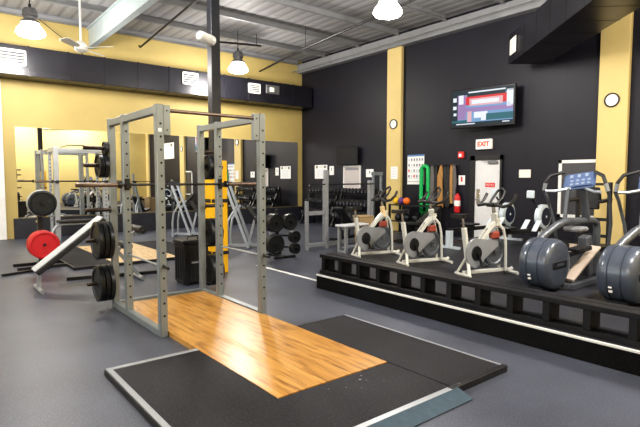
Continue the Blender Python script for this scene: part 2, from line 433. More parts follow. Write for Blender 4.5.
# ceiling fan
t = thing('ceiling_fan', 'white ceiling fan on a long rod in front of the roof beam', 'fan', (2.86, 11.8, 4.42))
mb('white_paint').tube([(0, 0, .1), (0, 0, ZC - 4.42)], .022).build('rod', parent=t)
mb('white_paint').lathe([(.14, 0), (.13, .07), (.06, .13), (-.05, .13), (-.09, .08), (-.10, 0)], 'Z', n=20).build('motor_hub', parent=t)
for a in (math.radians(-48), math.radians(38), math.radians(-130)):
    R = Matrix.Rotation(a, 4, 'Z') @ Matrix.Rotation(math.radians(14), 4, 'X')
    m = mb('grille_white').prism([(.10, -.03), (.22, -.08), (.66, -.10), (.73, -.06), (.73, .06), (.66, .10), (.22, .08), (.10, .03)], -.006, .006, R)
    m.build('blade', parent=t)

# ------------------------------------------------------------------ column
tag(mb('column_steel').box((3.835, 7.61, 0), (3.995, 7.77, ZC), .006).build('support_column'), 'tall dark square steel column rising to the ceiling behind the power rack', 'column')
t = thing('column_pad', 'yellow padding wrapped round the foot of the dark column', 'pad', (3.915, 7.69, 0))
m = mb('yellow_pad')
for a, b in (((-.145, -.145), (.145, -.082)), ((-.145, .082), (.145, .145)), ((-.145, -.082), (-.082, .082)), ((.082, -.082), (.145, .082))):
    m.box((a[0], a[1], .0), (b[0], b[1], 1.90), .01)
m.build('foam', parent=t)
for z in (.32, 1.20):
    mb('strap_black').prism([(-.152, -.152), (.152, -.152), (.152, .152), (-.152, .152), (-.152, -.10), (-.1455, -.10), (-.1455, .1455), (.1455, .1455), (.1455, -.1455), (-.152, -.1455)], z, z + .06).build('strap', parent=t)
t = thing('security_camera', 'white cylindrical camera clamped high on the dark column', 'camera', (3.72, 7.56, 3.86), math.radians(-60))
mb('white_paint').lathe([(-.20, 0), (-.20, .05), (-.17, .075), (.12, .085), (.16, .085), (.16, .06)], 'Y', n=18).build('housing', parent=t)
mb('lamp_metal').lathe([(.12, .07), (.14, .06), (.15, 0)], 'Y', n=16).build('lens', parent=t)
mb('white_paint').bar((0, 0, 0), (.10, .06, -.02), .035).build('bracket', parent=t)

# ------------------------------------------------------------------ lifting platform
t = thing('lifting_platform', 'lifting platform with polished wood centre and black rubber sides in the foreground', 'platform', (2.43, 3.2, 0))
def L(x, y, z=0): return (x - 2.43, y - 3.2, z)
m = mb('oak').prism([L(x, y)[:2] for x, y in ((1.915, 2.86), (3.03, 2.86), (3.03, 4.80), (3.002, 4.80), (3.002, 6.30), (1.915, 6.30))], 0, .052); m.build('wood_deck', parent=t)
mb('mat_rubber').box(L(1.165, 2.22, .002), L(1.915, 4.14, .046)).build('rubber_mat', parent=t)
mb('black_steel').box(L(3.04, 4.17, .0), L(3.745, 4.195, .047)).build('edge_frame', parent=t)
mb('mat_rubber').box(L(3.046, 2.22, .002), L(3.72, 4.17, .046)).build('rubber_mat', parent=t)
m = mb('mat_rubber').box(L(1.915, 2.22, .002), L(3.034, 2.855, .0462)).use('ink_grey')
for x, y, r in ((2.60, 2.74, .014), (2.66, 2.79, .008), (2.42, 2.70, .006), (2.50, 2.62, .005), (2.72, 2.60, .005), (2.30, 2.76, .006), (2.63, 2.70, .006)):
    m.prism([L(x + r * math.cos(a) * (1 + .4 * math.sin(3 * a + x)), y + r * math.sin(a) * .6)[:2] for a in [2 * PI * k / 9 for k in range(9)]], .0462, .0465)
m.build('rubber_mat', parent=t)
m = mb('frame_pale').box(L(1.122, 2.19), L(1.165, 4.19, .052), .002); m.box(L(1.165, 4.14), L(1.915, 4.19, .052), .003); m.box(L(1.165, 2.17), L(3.0, 2.22, .052), .003)
m.build('edge_frame', parent=t)
mb('black_steel').box(L(1.112, 2.175), L(1.122, 4.195, .046)).build('edge_skirt', parent=t)
m = mb('black_steel').box(L(3.0, 2.17), L(3.745, 2.22, .054), .003).use('frame_pale').box(L(3.72, 2.22), L(3.745, 4.19, .049), .002)
m.build('edge_frame', parent=t)
M = Matrix.Translation(L(1.9, 2.17, .05)) @ Matrix.Rotation(math.radians(-38), 4, 'X')
mb('blue_tread').prism([(-.75, 0), (-.75, -.135), (1.16, -.135), (1.16, 0)][::-1], -.005, .0, Matrix.Translation(L(1.9, 2.166, .053)) @ Matrix.Rotation(math.radians(19.5), 4, 'X')).build('ramp_plate', parent=t)
mb('chrome').lathe([(0, .012), (.004, .012), (.006, 0)], 'Z', L(3.12, 2.195, .054), n=10).build('bolt', parent=t)

# ------------------------------------------------------------------ power rack
RK = Vector((2.41, 5.6, 0))
rack = thing('power_rack', 'large grey steel power rack standing over the wood platform', 'power rack', RK)
def R_(x, y, z): return (x - RK.x, y - RK.y, z)
PW = .076; RH = 2.33
XLo, XRo = 1.828, 3.006                # outer left face of the left posts, inner face of the right posts
Yp = {'front': 4.82, 'mid': 5.86, 'rear': 6.37}
for side, x0 in (('L', XLo), ('R', XRo)):
    for nm, y0 in Yp.items():
        m = mb('steel_grey').box(R_(x0, y0, 0), R_(x0 + PW, y0 + PW, RH), .005)
        m.use('hole_black')
        if nm != 'rear':
            z = .22
            while z < 2.2:
                m.cyl(R_(x0 + PW * .55, y0 + .002, z), R_(x0 + PW * .55, y0 - .0015, z), .0115, 10); z += .128
        m.build('upright', parent=rack)
    for a_, b_ in (('front', 'mid'), ('mid', 'rear')):
        mb('steel_grey').box(R_(x0, Yp[a_] + PW, 0), R_(x0 + PW, Yp[b_], .07), .004).build('base_rail', parent=rack)
    m = mb('steel_grey').box(R_(x0 + .004, Yp['front'] + PW, RH - .09), R_(x0 + PW - .004, Yp['rear'], RH - .014), .004)
    m.build('top_beam', parent=rack)
    bx = x0 + PW if side == 'L' else x0 - .07
    m = mb('steel_grey').box(R_(bx, Yp['front'] + .006, RH - .30), R_(bx + .07, Yp['front'] + .066, RH - .005), .003)
    m.use('hole_black')
    for z in (RH - .06, RH - .25): m.cyl(R_(bx + .035, Yp['front'] + .008, z), R_(bx + .035, Yp['front'] + .003, z), .008, 8)
    if side == 'L': m.use('paper_white').box(R_(x0 + .018, Yp['front'] - .002, 2.06), R_(x0 + .052, Yp['front'], 2.095))
    m.build('bar_bracket', parent=rack)
    # hooks that hold the bar, on the middle uprights
    y = Yp['mid']
    m = mb('black_steel').box(R_(x0 + .010, y - .008, 1.47), R_(x0 + PW - .010, y, 1.60), .002).box(R_(x0 + .014, y - .075, 1.49), R_(x0 + PW - .014, y - .008, 1.513), .002).box(R_(x0 + .014, y - .082, 1.49), R_(x0 + PW - .014, y - .072, 1.55), .002)
    m.build('bar_hook', parent=rack)
    # weight storage pegs on the rear uprights
    for z in (1.97, 1.76, 1.22, .85, .32):
        xa, xb = (x0, x0 - .29) if side == 'L' else (x0 + PW, x0 + PW + .29)
        s = -1 if side == 'L' else 1
        m = mb('bar_steel').cyl(R_(xa, Yp['rear'] + .038, z), R_(xb, Yp['rear'] + .038, z), .024, 12).cyl(R_(xa, Yp['rear'] + .038, z), R_(xa + s * .012, Yp['rear'] + .038, z), .045, 12)
        m.build('storage_peg', parent=rack)
mb('bar_brown').tube([R_(XLo + PW + .07, 4.856, 2.275), R_(XRo - .07, 4.856, 2.275)], .019, 10).build('pull_up_bar', parent=rack)
mb('steel_grey').box(R_(XLo + PW, Yp['rear'] + .002, 0), R_(XRo, Yp['rear'] + .074, .07), .004).build('rear_crossmember', parent=rack)
for x0 in (XLo, XRo):
    m = mb('silver').cyl(R_(x0 + PW * .55, 6.0, .72), R_(x0 + PW * .55, 4.76, .72), .011, 8).use('black_steel').cyl(R_(x0 + PW * .55, 4.815, .72), R_(x0 + PW * .55, 4.70, .72), .016, 10)
    m.build('safety_rod', parent=rack)

def plate_profile(R, w, hub=.03):
    h = w / 2
    return [(-h * .7, hub), (-h * .7, hub * 1.9), (-h * .45, hub * 2.1), (-h * .45, R * .78), (-h, R * .83), (-h, R * .96), (-h * .8, R),
            (h * .8, R), (h, R * .96), (h, R * .83), (h * .45, R * .78), (h * .45, hub * 2.1), (h * .7, hub * 1.9), (h * .7, hub), (-h * .7, hub)]
def plate(axis, loc, R, w, label, group, m='plate_iron', hub=.026, rim=None):
    o = MB().use(m).lathe(plate_profile(R, w, hub), axis, n=32)
    if rim: o.use(rim).lathe([(w * .4, R * 1.0005), (w * .5, R * .965), (w * .52, R * .965), (w * .52, R * 1.004), (-w * .52, R * 1.004), (-w * .52, R * .965), (-w * .4, R * 1.0005)], axis, n=32)
    ob = o.build('weight_plate', loc=loc)
    return tag(ob, label, 'weight plate', group)
# left storage plates
yp = Yp['rear'] + .038
for z, R, n, nm in ((.85, .232, 3, 'middle'), (.32, .222, 3, 'lowest')):
    for k in range(n):
        plate('X', (XLo - .042 - .060 * k, yp, z - .004), R, .055, 'black plate, %s of three on the %s left peg of the power rack' % (['innermost', 'middle', 'outermost'][k], nm), 'plates on the left rack pegs')
for k in range(2):
    plate('X', (XLo - .05 - .06 * k, yp, 1.756), .145, .052, 'small black plate, %s of two on the upper left rack peg' % ['inner', 'outer'][k], 'plates on the left rack pegs')
plate('X', (XLo - .04, yp, 1.967), .085, .04, 'tiny black plate high on the topmost left rack peg', 'plates on the left rack pegs')
for z, R, n, nm in ((1.76, .17, 2, 'upper'), (.85, .20, 3, 'middle'), (.32, .22, 3, 'lowest')):
    for k in range(n):
        plate('X', (XRo + PW + .05 + .06 * k, yp, z - .004), R, .052, 'black plate, %s on the %s right peg of the power rack' % ((['inner of two', 'outer of two'] if n == 2 else ['innermost of three', 'second of three', 'outermost of three'])[k], nm), 'plates on the right rack pegs')

def barbell(loc, label, half=1.10, shaft=.66, z=0, rz=0, sl=.025):
    t = thing('barbell', label, 'barbell', loc, rz)
    mb('black_steel').cyl((-shaft - .01, 0, 0), (shaft + .01, 0, 0), .0145, 10).build('shaft', parent=t)
    for s in (-1, 1):
        sv = mb('bar_brown').cyl((s * shaft, 0, 0), (s * half, 0, 0), sl, 14).build('sleeve', parent=t)
        mb('black_steel').cyl((s * (shaft - .02), 0, 0), (s * (shaft + .02), 0, 0), .042, 14).build('collar', parent=sv)
    return t
barbell((2.445, 5.823, 1.530), 'empty steel barbell resting on the hooks of the power rack', 1.135, .672)

# ------------------------------------------------------------------ decline bench behind the rack
t = thing('decline_bench', 'decline sit-up bench with pale grey pad tilted beside the power rack', 'bench', (1.27, 8.0, 0))
p0, p1 = Vector((-.03, 0, .26)), Vector((.90, 0, .985))
mb('black_rubber').bar(p0, p1, .27, .07, bev=.012).build('pad_base', parent=t)
n_ = Vector((-(p1 - p0).z, 0, (p1 - p0).x)).normalized()
mb('pad_grey').bar(p0 + n_ * .05, p1 + n_ * .05, .262, .032, bev=.012).build('pad', parent=t)
m = mb('silver').bar((.02, 0, .28), (.0, 0, .05), .05).cyl((0, -.30, .03), (0, .26, .03), .03, 12)
m.build('foot', parent=t)
m = mb('silver').bar((.80, 0, .86), (1.42, 0, .06), .05).cyl((1.42, -.2, .035), (1.42, .2, .035), .034, 12)
m.build('rear_leg', parent=t)
mb('silver').bar((1.10, 0, .48), (1.42, 0, .80), .045).build('roller_arm', parent=t)
for dz, dx in ((.80, 1.42), (.56, 1.20)):
    mb('black_rubber').cyl((dx, -.24, dz), (dx, .24, dz), .06, 16).use('chrome').cyl((dx, -.26, dz), (dx, .26, dz), .014, 8).build('foam_roller', parent=t)
tag(mb('black_steel').bar((1.75, 8.55, .025), (3.1, 8.25, .025), .06, .05).build('floor_beam'), 'low black beam lying on the floor behind the decline bench', 'beam')

# ------------------------------------------------------------------ plate tree, left
t = thing('plate_tree', 'black plate tree holding red and dark plates left of the rack', 'plate tree', (1.69, 10.25, 0))
mb('black_steel').box((-.04, -.04, .05), (.04, .04, 1.26), .006).build('post', parent=t)
m = mb('black_steel').box((-.42, -.30, 0), (.42, -.24, .05), .004).box((-.42, .20, 0), (.42, .26, .05), .004).box((-.05, -.45, 0), (.05, .26, .05), .004)
m.build('base', parent=t)
for z in (1.17, .43): mb('black_steel').cyl((0, -.04, z), (0, -.37, z), .024, 12).build('peg', parent=t)
mb('chrome').cyl((0, .04, .8), (0, .30, .8), .024, 12).build('peg', parent=t)
plate('Y', (1.69, 9.94, 1.166), .228, .06, 'dark plate with black face at the front of the plate tree', 'plates on the left plate tree', 'plate_iron')
plate('Y', (1.69, 10.02, 1.166), .240, .07, 'silver-rimmed grey plate behind the dark plate on the plate tree', 'plates on the left plate tree', 'plate_rim')
for k in range(4):
    plate('Y', (1.69, 9.92 + .07 * k, .426), .25, .06, 'red rubber plate, %s of the four on the plate tree' % ['front', 'second', 'third', 'rearmost'][k], 'red plates on the plate tree', 'red_rubber')
tag(mb('black_steel').bar((1.0, 9.55, .02), (1.55, 9.75, .02), .05, .04).build('floor_bar'), 'short black bar lying on the floor by the plate tree', 'bar')

# ------------------------------------------------------------------ second platform and rack by the mirror
t = thing('lifting_platform', 'low lifting platform with pale wood behind the power rack', 'platform', (3.3, 10.9, 0))
mb('pale_wood').box((-.52, -1.45, 0), (.72, 1.5, .035), .003).build('wood_deck', parent=t)
mb('mat_rubber').box((-1.22, -1.45, 0), (-.52, 1.5, .033)).build('rubber_mat', parent=t)
mb('mat_rubber').box((.72, -1.45, 0), (1.42, 1.5, .033)).build('rubber_mat', parent=t)
mb('black_steel').box((-1.26, -1.50, 0), (1.46, -1.45, .05), .003).box((-1.26, -1.45, 0), (-1.22, 1.5, .05), .003).box((1.42, -1.45, 0), (1.46, 1.5, .05), .003).build('edge_frame', parent=t)
t = thing('power_rack', 'pale grey power rack standing in front of the mirror', 'power rack', (3.35, 14.4, 0))
for x in (-.62, .56):
    for y in (-.28, .45):
        w_ = .12 if y < 0 else .07
        m = mb('silver').box((x - w_ / 2, y - w_ / 2, .0), (x + w_ / 2, y + w_ / 2, 2.42), .006).use('hole_black')
        if not (x < 0 and y < 0):
            z = .5
            while z < 2.2: m.cyl((x, y - w_ / 2 + .002, z), (x, y - w_ / 2 - .002, z), .016, 8); z += .1
        m.build('upright', parent=t)
    mb('silver').box((x - .035, -.22, 2.30), (x + .035, .415, 2.40), .004).build('top_beam', parent=t)
    mb('silver').box((x - .035, -.22, .0), (x + .035, .415, .08), .004).build('base_rail', parent=t)
mb('silver').box((-.56, -.31, 2.31), (.50, -.25, 2.38), .004).box((-.585, .42, 2.30), (.525, .48, 2.38), .004).build('top_crossmember', parent=t)
mb('chrome').tube([(-.5, -.28, 2.40), (-.3, -.28, 2.46), (.25, -.28, 2.46), (.45, -.28, 2.40)], .016).build('pull_up_bar', parent=t)
for x in (-.62, .56):
    mb('black_steel').box((x - .03, -.44, 1.48), (x + .03, -.34, 1.505)).box((x - .03, -.45, 1.48), (x + .03, -.435, 1.56)).build('bar_hook', parent=t)
barbell((3.32, 14.00, 1.53), 'barbell racked on the pale grey rack in front of the mirror', 1.10, .70)
t = thing('flat_bench', 'black bench with bent silver tube frame inside the pale grey rack', 'bench', (3.05, 13.25, 0))
mb('silver').tube([(-.62, 0, .0), (-.60, 0, .34), (-.52, 0, .46), (-.38, 0, .50), (.40, 0, .50), (.55, 0, .44), (.66, 0, .25), (.76, 0, 0)], .035, 10).build('frame', parent=t)
mb('black_rubber').box((-.5, -.15, .535), (.45, .15, .60), .02).build('pad', parent=t)
for x in (-.62, .76): mb('silver').cyl((x, -.25, .03), (x, .25, .03), .03).build('foot_bar', parent=t)
def incline(loc, rz, label):
    t = thing('incline_bench', label, 'bench', loc, rz)
    for y in (-.28, .28):
        m = mb('silver').bar((-.28, y, 1.48), (.22, y, .03), .06, bev=.004).use('black_plastic').box((-.34, y - .04, 1.46), (-.20, y + .04, 1.53), .01)
        m.build('upright', parent=t)
        mb('silver').tube([(-.02, y, .98), (-.22, y, .66), (-.26, y, .40), (-.26, y, .0)], .028).build('brace', parent=t)
    mb('silver').bar((-.26, -.3, .05), (-.26, .3, .05), .05).bar((.22, -.3, .05), (.22, .3, .05), .05).bar((-.26, 0, .06), (.95, 0, .06), .06).build('base_rail', parent=t)
    mb('black_rubber').bar((.18, 0, .98), (.52, 0, .46), .28, .07, bev=.02).build('back_pad', parent=t)
    mb('black_rubber').bar((.55, 0, .44), (.92, 0, .50), .30, .07, bev=.02).build('seat_pad', parent=t)
    mb('silver').bar((.70, 0, .42), (.72, 0, .06), .06).bar((.34, 0, .66), (.20, 0, .1), .05).build('seat_post', parent=t)
    return t
incline((5.75, 13.2, 0), math.radians(-38), 'silver-framed incline press bench standing nearest the mirror, left of the yellow pad')
incline((5.75, 10.11, 0), math.radians(-38), 'silver-framed incline press bench right behind the yellow column pad')

# black wheeled case behind the rack
t = thing('storage_case', 'black ribbed storage case with lid standing behind the power rack', 'case', (3.22, 7.16, 0))
m = mb('black_plastic').box((-.20, -.18, .03), (.20, .18, .62), .015)
for k in range(6): m.box((-.18 + .065 * k, -.19, .08), (-.155 + .065 * k, -.178, .56), .003)
for k in range(4): m.box((-.21, -.14 + .08 * k, .08), (-.198, -.11 + .08 * k, .56), .003)
m.build('body', parent=t)
mb('black_plastic').box((-.215, -.195, .62), (.215, .195, .68), .012).build('lid', parent=t)
mb('black_steel').tube([(-.08, -.05, .68), (-.08, -.05, .73), (.08, -.05, .73), (.08, -.05, .68)], .012).build('handle', parent=t)
mb('chrome').box((-.09, -.205, .33), (.05, -.195, .36)).build('latch', parent=t)
for x in (-.15, .15):
    for y in (-.15, .15): mb('black_rubber').cyl((x, y - .02, .03), (x, y + .02, .03), .03).build('castor', parent=t)

# ------------------------------------------------------------------ plate tree, right of the rack
t = thing('plate_tree', 'black plate tree full of dark plates right of the power rack', 'plate tree', (5.68, 8.48, 0), 0)
TX, TY = 5.68, 8.48
mb('black_steel').bar((0, 0, .04), (.0, 0, .98), .06, bev=.005).build('post', parent=t)
mb('black_steel').box((-.24, -.30, 0), (.26, -.24, .045), .004).box((-.24, .20, 0), (.26, .26, .045), .004).box((-.04, -.30, 0), (.04, .26, .045), .004).build('base', parent=t)
pegs = ((-.22, .73, .185, 3, 'upper left'), (-.23, .31, .20, 2, 'lower left'), (.13, .735, .165, 2, 'upper right'), (.25, .42, .125, 2, 'middle right'), (.26, .18, .11, 2, 'lowest right'))
for x, z, R, n, nm in pegs:
    mb('black_steel').bar((0, 0, z + .02), (x, 0, z), .035).cyl((x, .03, z), (x, -.40, z), .022, 10).build('peg', parent=t)
for x, z, R, n, nm in pegs:
    for k in range(n):
        plate('Y', (TX + x, TY - .30 + .062 * k, z - .003), R, .054, 'black plate, %s on the %s peg of the right plate tree' % ((['front of three', 'middle of three', 'back of three'] if n == 3 else ['front of two', 'back of two'])[k], nm), 'plates on the right plate tree')

# ------------------------------------------------------------------ floor tape
tag(mb('curb_white').box((4.78, 6.05, .0), (4.85, 7.85, .002)).build('floor_tape'), 'white tape line on the floor leading to the stage corner', 'tape')

# ------------------------------------------------------------------ stage with black timber rail
ZS = .21
t = thing('stage', 'black rubber covered low stage carrying the bikes and ellipticals', 'stage', (4.50, 3.0, 0))
poly = [(4.50, -1.15), (11.48, -1.15), (11.48, 6.88), (5.75, 6.88), (4.50, 5.66)]
mb('stage_rubber').prism([(x - 4.5, y - 3.0) for x, y in poly], .0, ZS).build('deck', parent=t)
mb('riser_carpet').box((-.012, -4.15, 0), (0, 2.66, ZS - .02)).build('riser', parent=t)
mb('curb_white').box((-.025, -4.15, ZS - .026), (.0, 2.66, ZS), .005).build('nosing', parent=t)
t = thing('timber_rail', 'long low black timber rail along the stage edge', 'rail', (4.66, 2.3, ZS))
ys = [5.60 - .37 * k for k in range(17)]
for k, y in enumerate(ys):
    m = mb('timber_black').box((-.10, y - .035 - 2.3, .05), (.10, y + .035 - 2.3, .235), .004)
    m.build('post', parent=t)
for xa, xb in ((-.12, -.012), (.012, .12)):
    mb('timber_black').box((xa, ys[-1] - .05 - 2.3, .235), (xb, 5.66 - 2.3, .285), .005).build('top_plank', parent=t)
mb('timber_black').box((-.012, 3.2 - 2.3, .238), (.012, 4.6 - 2.3, .282)).box((-.012, .9 - 2.3, .238), (.012, 2.4 - 2.3, .282)).build('filler_strip', parent=t)
for xa, xb in ((-.11, -.06), (.04, .11)):
    mb('timber_black').box((xa, ys[-1] - .05 - 2.3, .0), (xb, 5.66 - 2.3, .05), .004).build('bottom_plank', parent=t)

# ------------------------------------------------------------------ spin bikes
def spin_bike(loc, rz, label, seat='black_plastic', head='bike_white'):
    t = thing('spin_bike', label, 'exercise bike', loc, rz, 'spin bikes on the stage')
    W = 'bike_white'
    # rear legs (inverted V), seat tube, main beam, fork, base beam
    m = mb(W)
    for y in (-.14, .14): m.bar((-.42, 0, .30), (-.50, y, .03), .05, .035, bev=.006)
    m.bar((-.42, 0, .27), (-.50, 0, .70), .055, .085, bev=.008)
    m.build('seat_tube', parent=t)
    m = mb(W)
    pts = [(-.44, .22), (-.20, .46), (.02, .68), (.14, .78), (.22, .80)]
    for a, b in zip(pts, pts[1:]):
        for y in (-.035, .035): m.bar((a[0], y, a[1]), (b[0], y, b[1]), .022, .05)
    m.bar((-.36, 0, .30), (-.30, 0, .36), .07, .05).bar((.0, 0, .66), (.10, 0, .75), .07, .05)
    m.build('main_beam', parent=t)
    mb(head).bar((.16, 0, .70), (.12, 0, .90), .07, .11, bev=.015).build('head_tube', parent=t)
    m = mb(W)
    for y in (-.07, .07):
        m.tube([(.17, y * .5, .76), (.26, y, .66), (.31, y, .50), (.33, y, .06)], .024, 8)
    m.build('fork', parent=t)
    m = mb(W).bar((-.50, 0, .06), (.36, 0, .06), .06, .05, bev=.008).tube([(.34, 0, .06), (.50, 0, .05), (.55, 0, .07)], .03)
    m.tube([(-.50, -.17, .03), (-.50, .17, .03)], .022).tube([(.46, -.20, .03), (.46, .20, .03)], .026)
    m.build('base', parent=t)
    m = mb('ell_grey').lathe([(-.012, 0), (-.012, .15), (-.03, .17), (-.03, .205), (-.022, .215), (.022, .215), (.03, .205), (.03, .17), (.012, .15), (.012, 0)], 'Y', (.14, 0, .33), n=28).use('chrome').cyl((.14, -.05, .33), (.14, .05, .33), .03, 12)
    m.build('flywheel', parent=t)
    # chain guard: a rounded slab from crank to flywheel, on the side that faces the aisle
    ring = [(-.31 + .20 * math.cos(a), .34 + .21 * math.sin(a)) for a in [PI / 2 + PI * k / 10 for k in range(11)]] + [(.10 + .05 * math.cos(a), .455 + .05 * math.sin(a)) for a in [-PI / 2 + PI * k / 8 for k in range(9)]]
    Mx = Matrix(((1, 0, 0, 0), (0, 0, 1, 0), (0, 1, 0, 0), (0, 0, 0, 1)))
    mb('bike_grey').prism(ring, -.085, -.045, Mx).build('chain_guard', parent=t)
    m = mb('black_plastic').lathe([(-.086, 0), (-.086, .105), (-.102, .095), (-.102, 0)], 'Y', (-.31, 0, .34), 22)
    m.build('guard_disc', parent=t)
    ck = mb('black_steel').bar((-.31, -.115, .35), (-.24, -.125, .18), .022, .03).cyl((-.31, -.06, .34), (-.31, .12, .34), .02, 10).bar((-.31, .115, .33), (-.38, .125, .50), .022, .03).build('crank', parent=t)
    for x, y, z in ((-.24, -.18, .17), (-.38, .18, .50)):
        m = mb('black_plastic').box((x - .05, y - .045, z - .012), (x + .05, y + .045, z + .012), .006).tube([(x - .04, y - .04, z), (x + .06, y - .03, z + .05), (x + .06, y + .03, z + .05), (x - .04, y + .04, z)], .008, 6)
        m.build('pedal', parent=ck)
    mb('bike_red').box((.06, -.05, .52), (.22, .05, .63), .02).build('brake_cover', parent=t)
    mb('bike_grey').bar((.02, 0, .63), (.15, 0, .72), .09, .06, bev=.01).build('bottle_shelf', parent=t)
    sp = mb('chrome').cyl((-.50, 0, .68), (-.525, 0, .84), .020, 10).build('seat_post', parent=t)
    m = mb(seat).prism([(-.69, -.10), (-.66, -.115), (-.58, -.10), (-.50, -.045), (-.40, -.022), (-.375, 0), (-.40, .022), (-.50, .045), (-.58, .10), (-.66, .115), (-.69, .10)], .84, .895)
    m.build('saddle', parent=sp)
    bp = mb('chrome').cyl((.125, 0, .88), (.10, 0, 1.02), .028, 10).build('bar_post', parent=t)
    m = mb('black_plastic').box((.0, -.08, .985), (.20, .08, 1.045), .02)
    for s in (-1, 1):
        m.tube([(.08, 0, 1.02), (.04, s * .12, 1.02), (.04, s * .26, 1.0), (.12, s * .305, 1.02), (.22, s * .305, 1.09), (.27, s * .30, 1.17)], .024, 8)
    m.tube([(.10, -.075, 1.03), (.20, -.095, 1.12), (.27, -.075, 1.21), (.30, 0, 1.245), (.27, .075, 1.21), (.20, .095, 1.12), (.10, .075, 1.03)], .020, 8)
    m.build('handlebar', parent=bp)
    t.scale = (.84, 1, 1)
    return t
b1 = spin_bike((6.38, 6.30, ZS), math.radians(-17), 'cream spin bike farthest along the stage, beside the tan bin', head='bike_tan')
b2 = spin_bike((6.40, 5.22, ZS), math.radians(-17), 'cream spin bike in the middle of the row of three')
b3 = spin_bike((6.36, 4.05, ZS), math.radians(-17), 'cream spin bike nearest the elliptical machines')

# ------------------------------------------------------------------ ellipticals
def elliptical(loc, label, rz=0):
    t = thing('elliptical_machine', label, 'elliptical', loc, rz, 'elliptical machines on the stage')
    R = .318
    prof = [(-.205, 0), (-.205, .20), (-.198, .258), (-.178, .294), (-.145, .311), (-.10, R), (-.08, R), (-.075, R - .013), (-.062, R - .013), (-.057, R), (.057, R), (.062, R - .013), (.075, R - .013), (.08, R), (.10, R), (.145, .311), (.178, .294), (.198, .258), (.205, .20), (.205, 0)]
    dh = mb('drum_blue').lathe(prof, 'Y', (0, 0, .335), n=40).build('drum_housing', parent=t)
    for s in (-1, 1):
        m = mb('drum_dark').box((-.20, s * .206 - .006, .30), (.15, s * .206 + .006, .385), .004).use('drum_blue').box((-.10, s * .208 - .006, .325), (.08, s * .208 + .006, .36), .004)
        m.build('grip_slot', parent=dh)
    m = mb('paper_white').box((-.306, .02, .21), (-.270, .055, .225)).box((-.290, .02, .16), (-.25, .055, .185)).use('ball_yellow').box((-.300, .02, .235), (-.27, .05, .25))
    m.build('warning_label', parent=dh)
    mb('drum_dark').box((-.22, -.10, 0), (.22, .10, .06), .01).build('drum_foot', parent=t)
    m = mb('ell_grey').bar((.2, .24, .04), (1.55, .24, .04), .07, .06).bar((.2, -.24, .04), (1.55, -.24, .04), .07, .06).bar((1.52, -.36, .035), (1.52, .36, .035), .08, .07).bar((.2, -.24, .05), (.2, .24, .05), .07, .05)
    m.build('base_frame', parent=t)
    for s in (-1, 1):
        m = mb('ramp_tan').bar((.34, s * .15, .10), (1.12, s * .15, .46), .13, .035, bev=.006)
        m.build('ramp', parent=t)
        m = mb('drum_dark').bar((.22, s * .15, .42), (.95, s * .15, .46), .04, .05).box((.42, s * .15 - .075, .46), (.80, s * .15 + .075, .50), .012)
        m.build('pedal_arm', parent=t)
    mb('ell_grey').bar((1.20, 0, .04), (1.12, 0, .60), .16, .14, bev=.02).build('front_housing', parent=t)
    # arched spine from the drum over to the front post
    m = mb('ell_grey').tube([(.02, .10, .60), (.16, .08, .68), (.36, .04, .78), (.52, 0, .83), (1.30, -.02, .80), (1.42, -.02, .76), (1.45, -.02, .66), (1.45, -.02, .04)], .05, 10)
    m.build('arch_frame', parent=t)
    mb('bike_grey').box((.70, -.14, .68), (.92, .12, .75), .025).build('tray', parent=t)
    m = mb('ell_grey').bar((.72, .10, .82), (.84, .12, 1.26), .045, .04).bar((1.10, -.02, .80), (.96, -.02, 1.26), .10, .06, bev=.01)
    m.build('mast', parent=t)
    Mc = Matrix.Translation((.90, 0, 1.36)) @ Matrix.Rotation(math.radians(-8), 4, 'X') @ Matrix.Rotation(math.radians(28), 4, 'Y')
    cs = mb('console_blue').box((-.03, -.21, -.12), (.03, .21, .12), .03, Mc, 2).build('console', parent=t)
    m = mb('key_pale')
    for r_ in range(2):
        for c_ in range(4): m.box((-.034, .09 - .075 * c_ - .02, -.07 + .05 * r_), (-.03, .09 - .075 * c_ + .02, -.045 + .05 * r_), 0, Mc)
    for c_ in range(3): m.box((-.034, .10 - .10 * c_ - .02, .04), (-.03, .10 - .10 * c_ + .02, .085), 0, Mc)
    m.build('key_panel', parent=cs)
    for s in (-1, 1):
        mb('silver').tube([(.86, s * .10, 1.26), (.74, s * .26, 1.22), (.68, s * .36, 1.22)], .020, 8).build('fixed_grip', parent=t)
        lv = mb('ell_grey').tube([(1.05, s * .32, .30), (.98, s * .38, .80), (.84, s * .41, 1.12), (.76, s * .42, 1.22)], .022, 8).build('arm_lever', parent=t)
        m = mb('black_rubber').tube([(.76, s * .42, 1.22), (.74, s * .39, 1.34), (.78, s * .34, 1.43), (.88, s * .20, 1.48)], .024, 8)
        m.build('arm_grip', parent=lv)
        mb('silver').tube([(.757, s * .416, 1.23), (.742, s * .392, 1.33)], .027, 8).build('grip_sensor', parent=lv)
    return t
e1 = elliptical((6.07, 3.06, ZS), 'grey-blue elliptical machine with console in front of the second pilaster')
e2 = dup(e1, (6.07, 2.14, ZS), label='grey-blue elliptical machine cut by the right edge of the view')

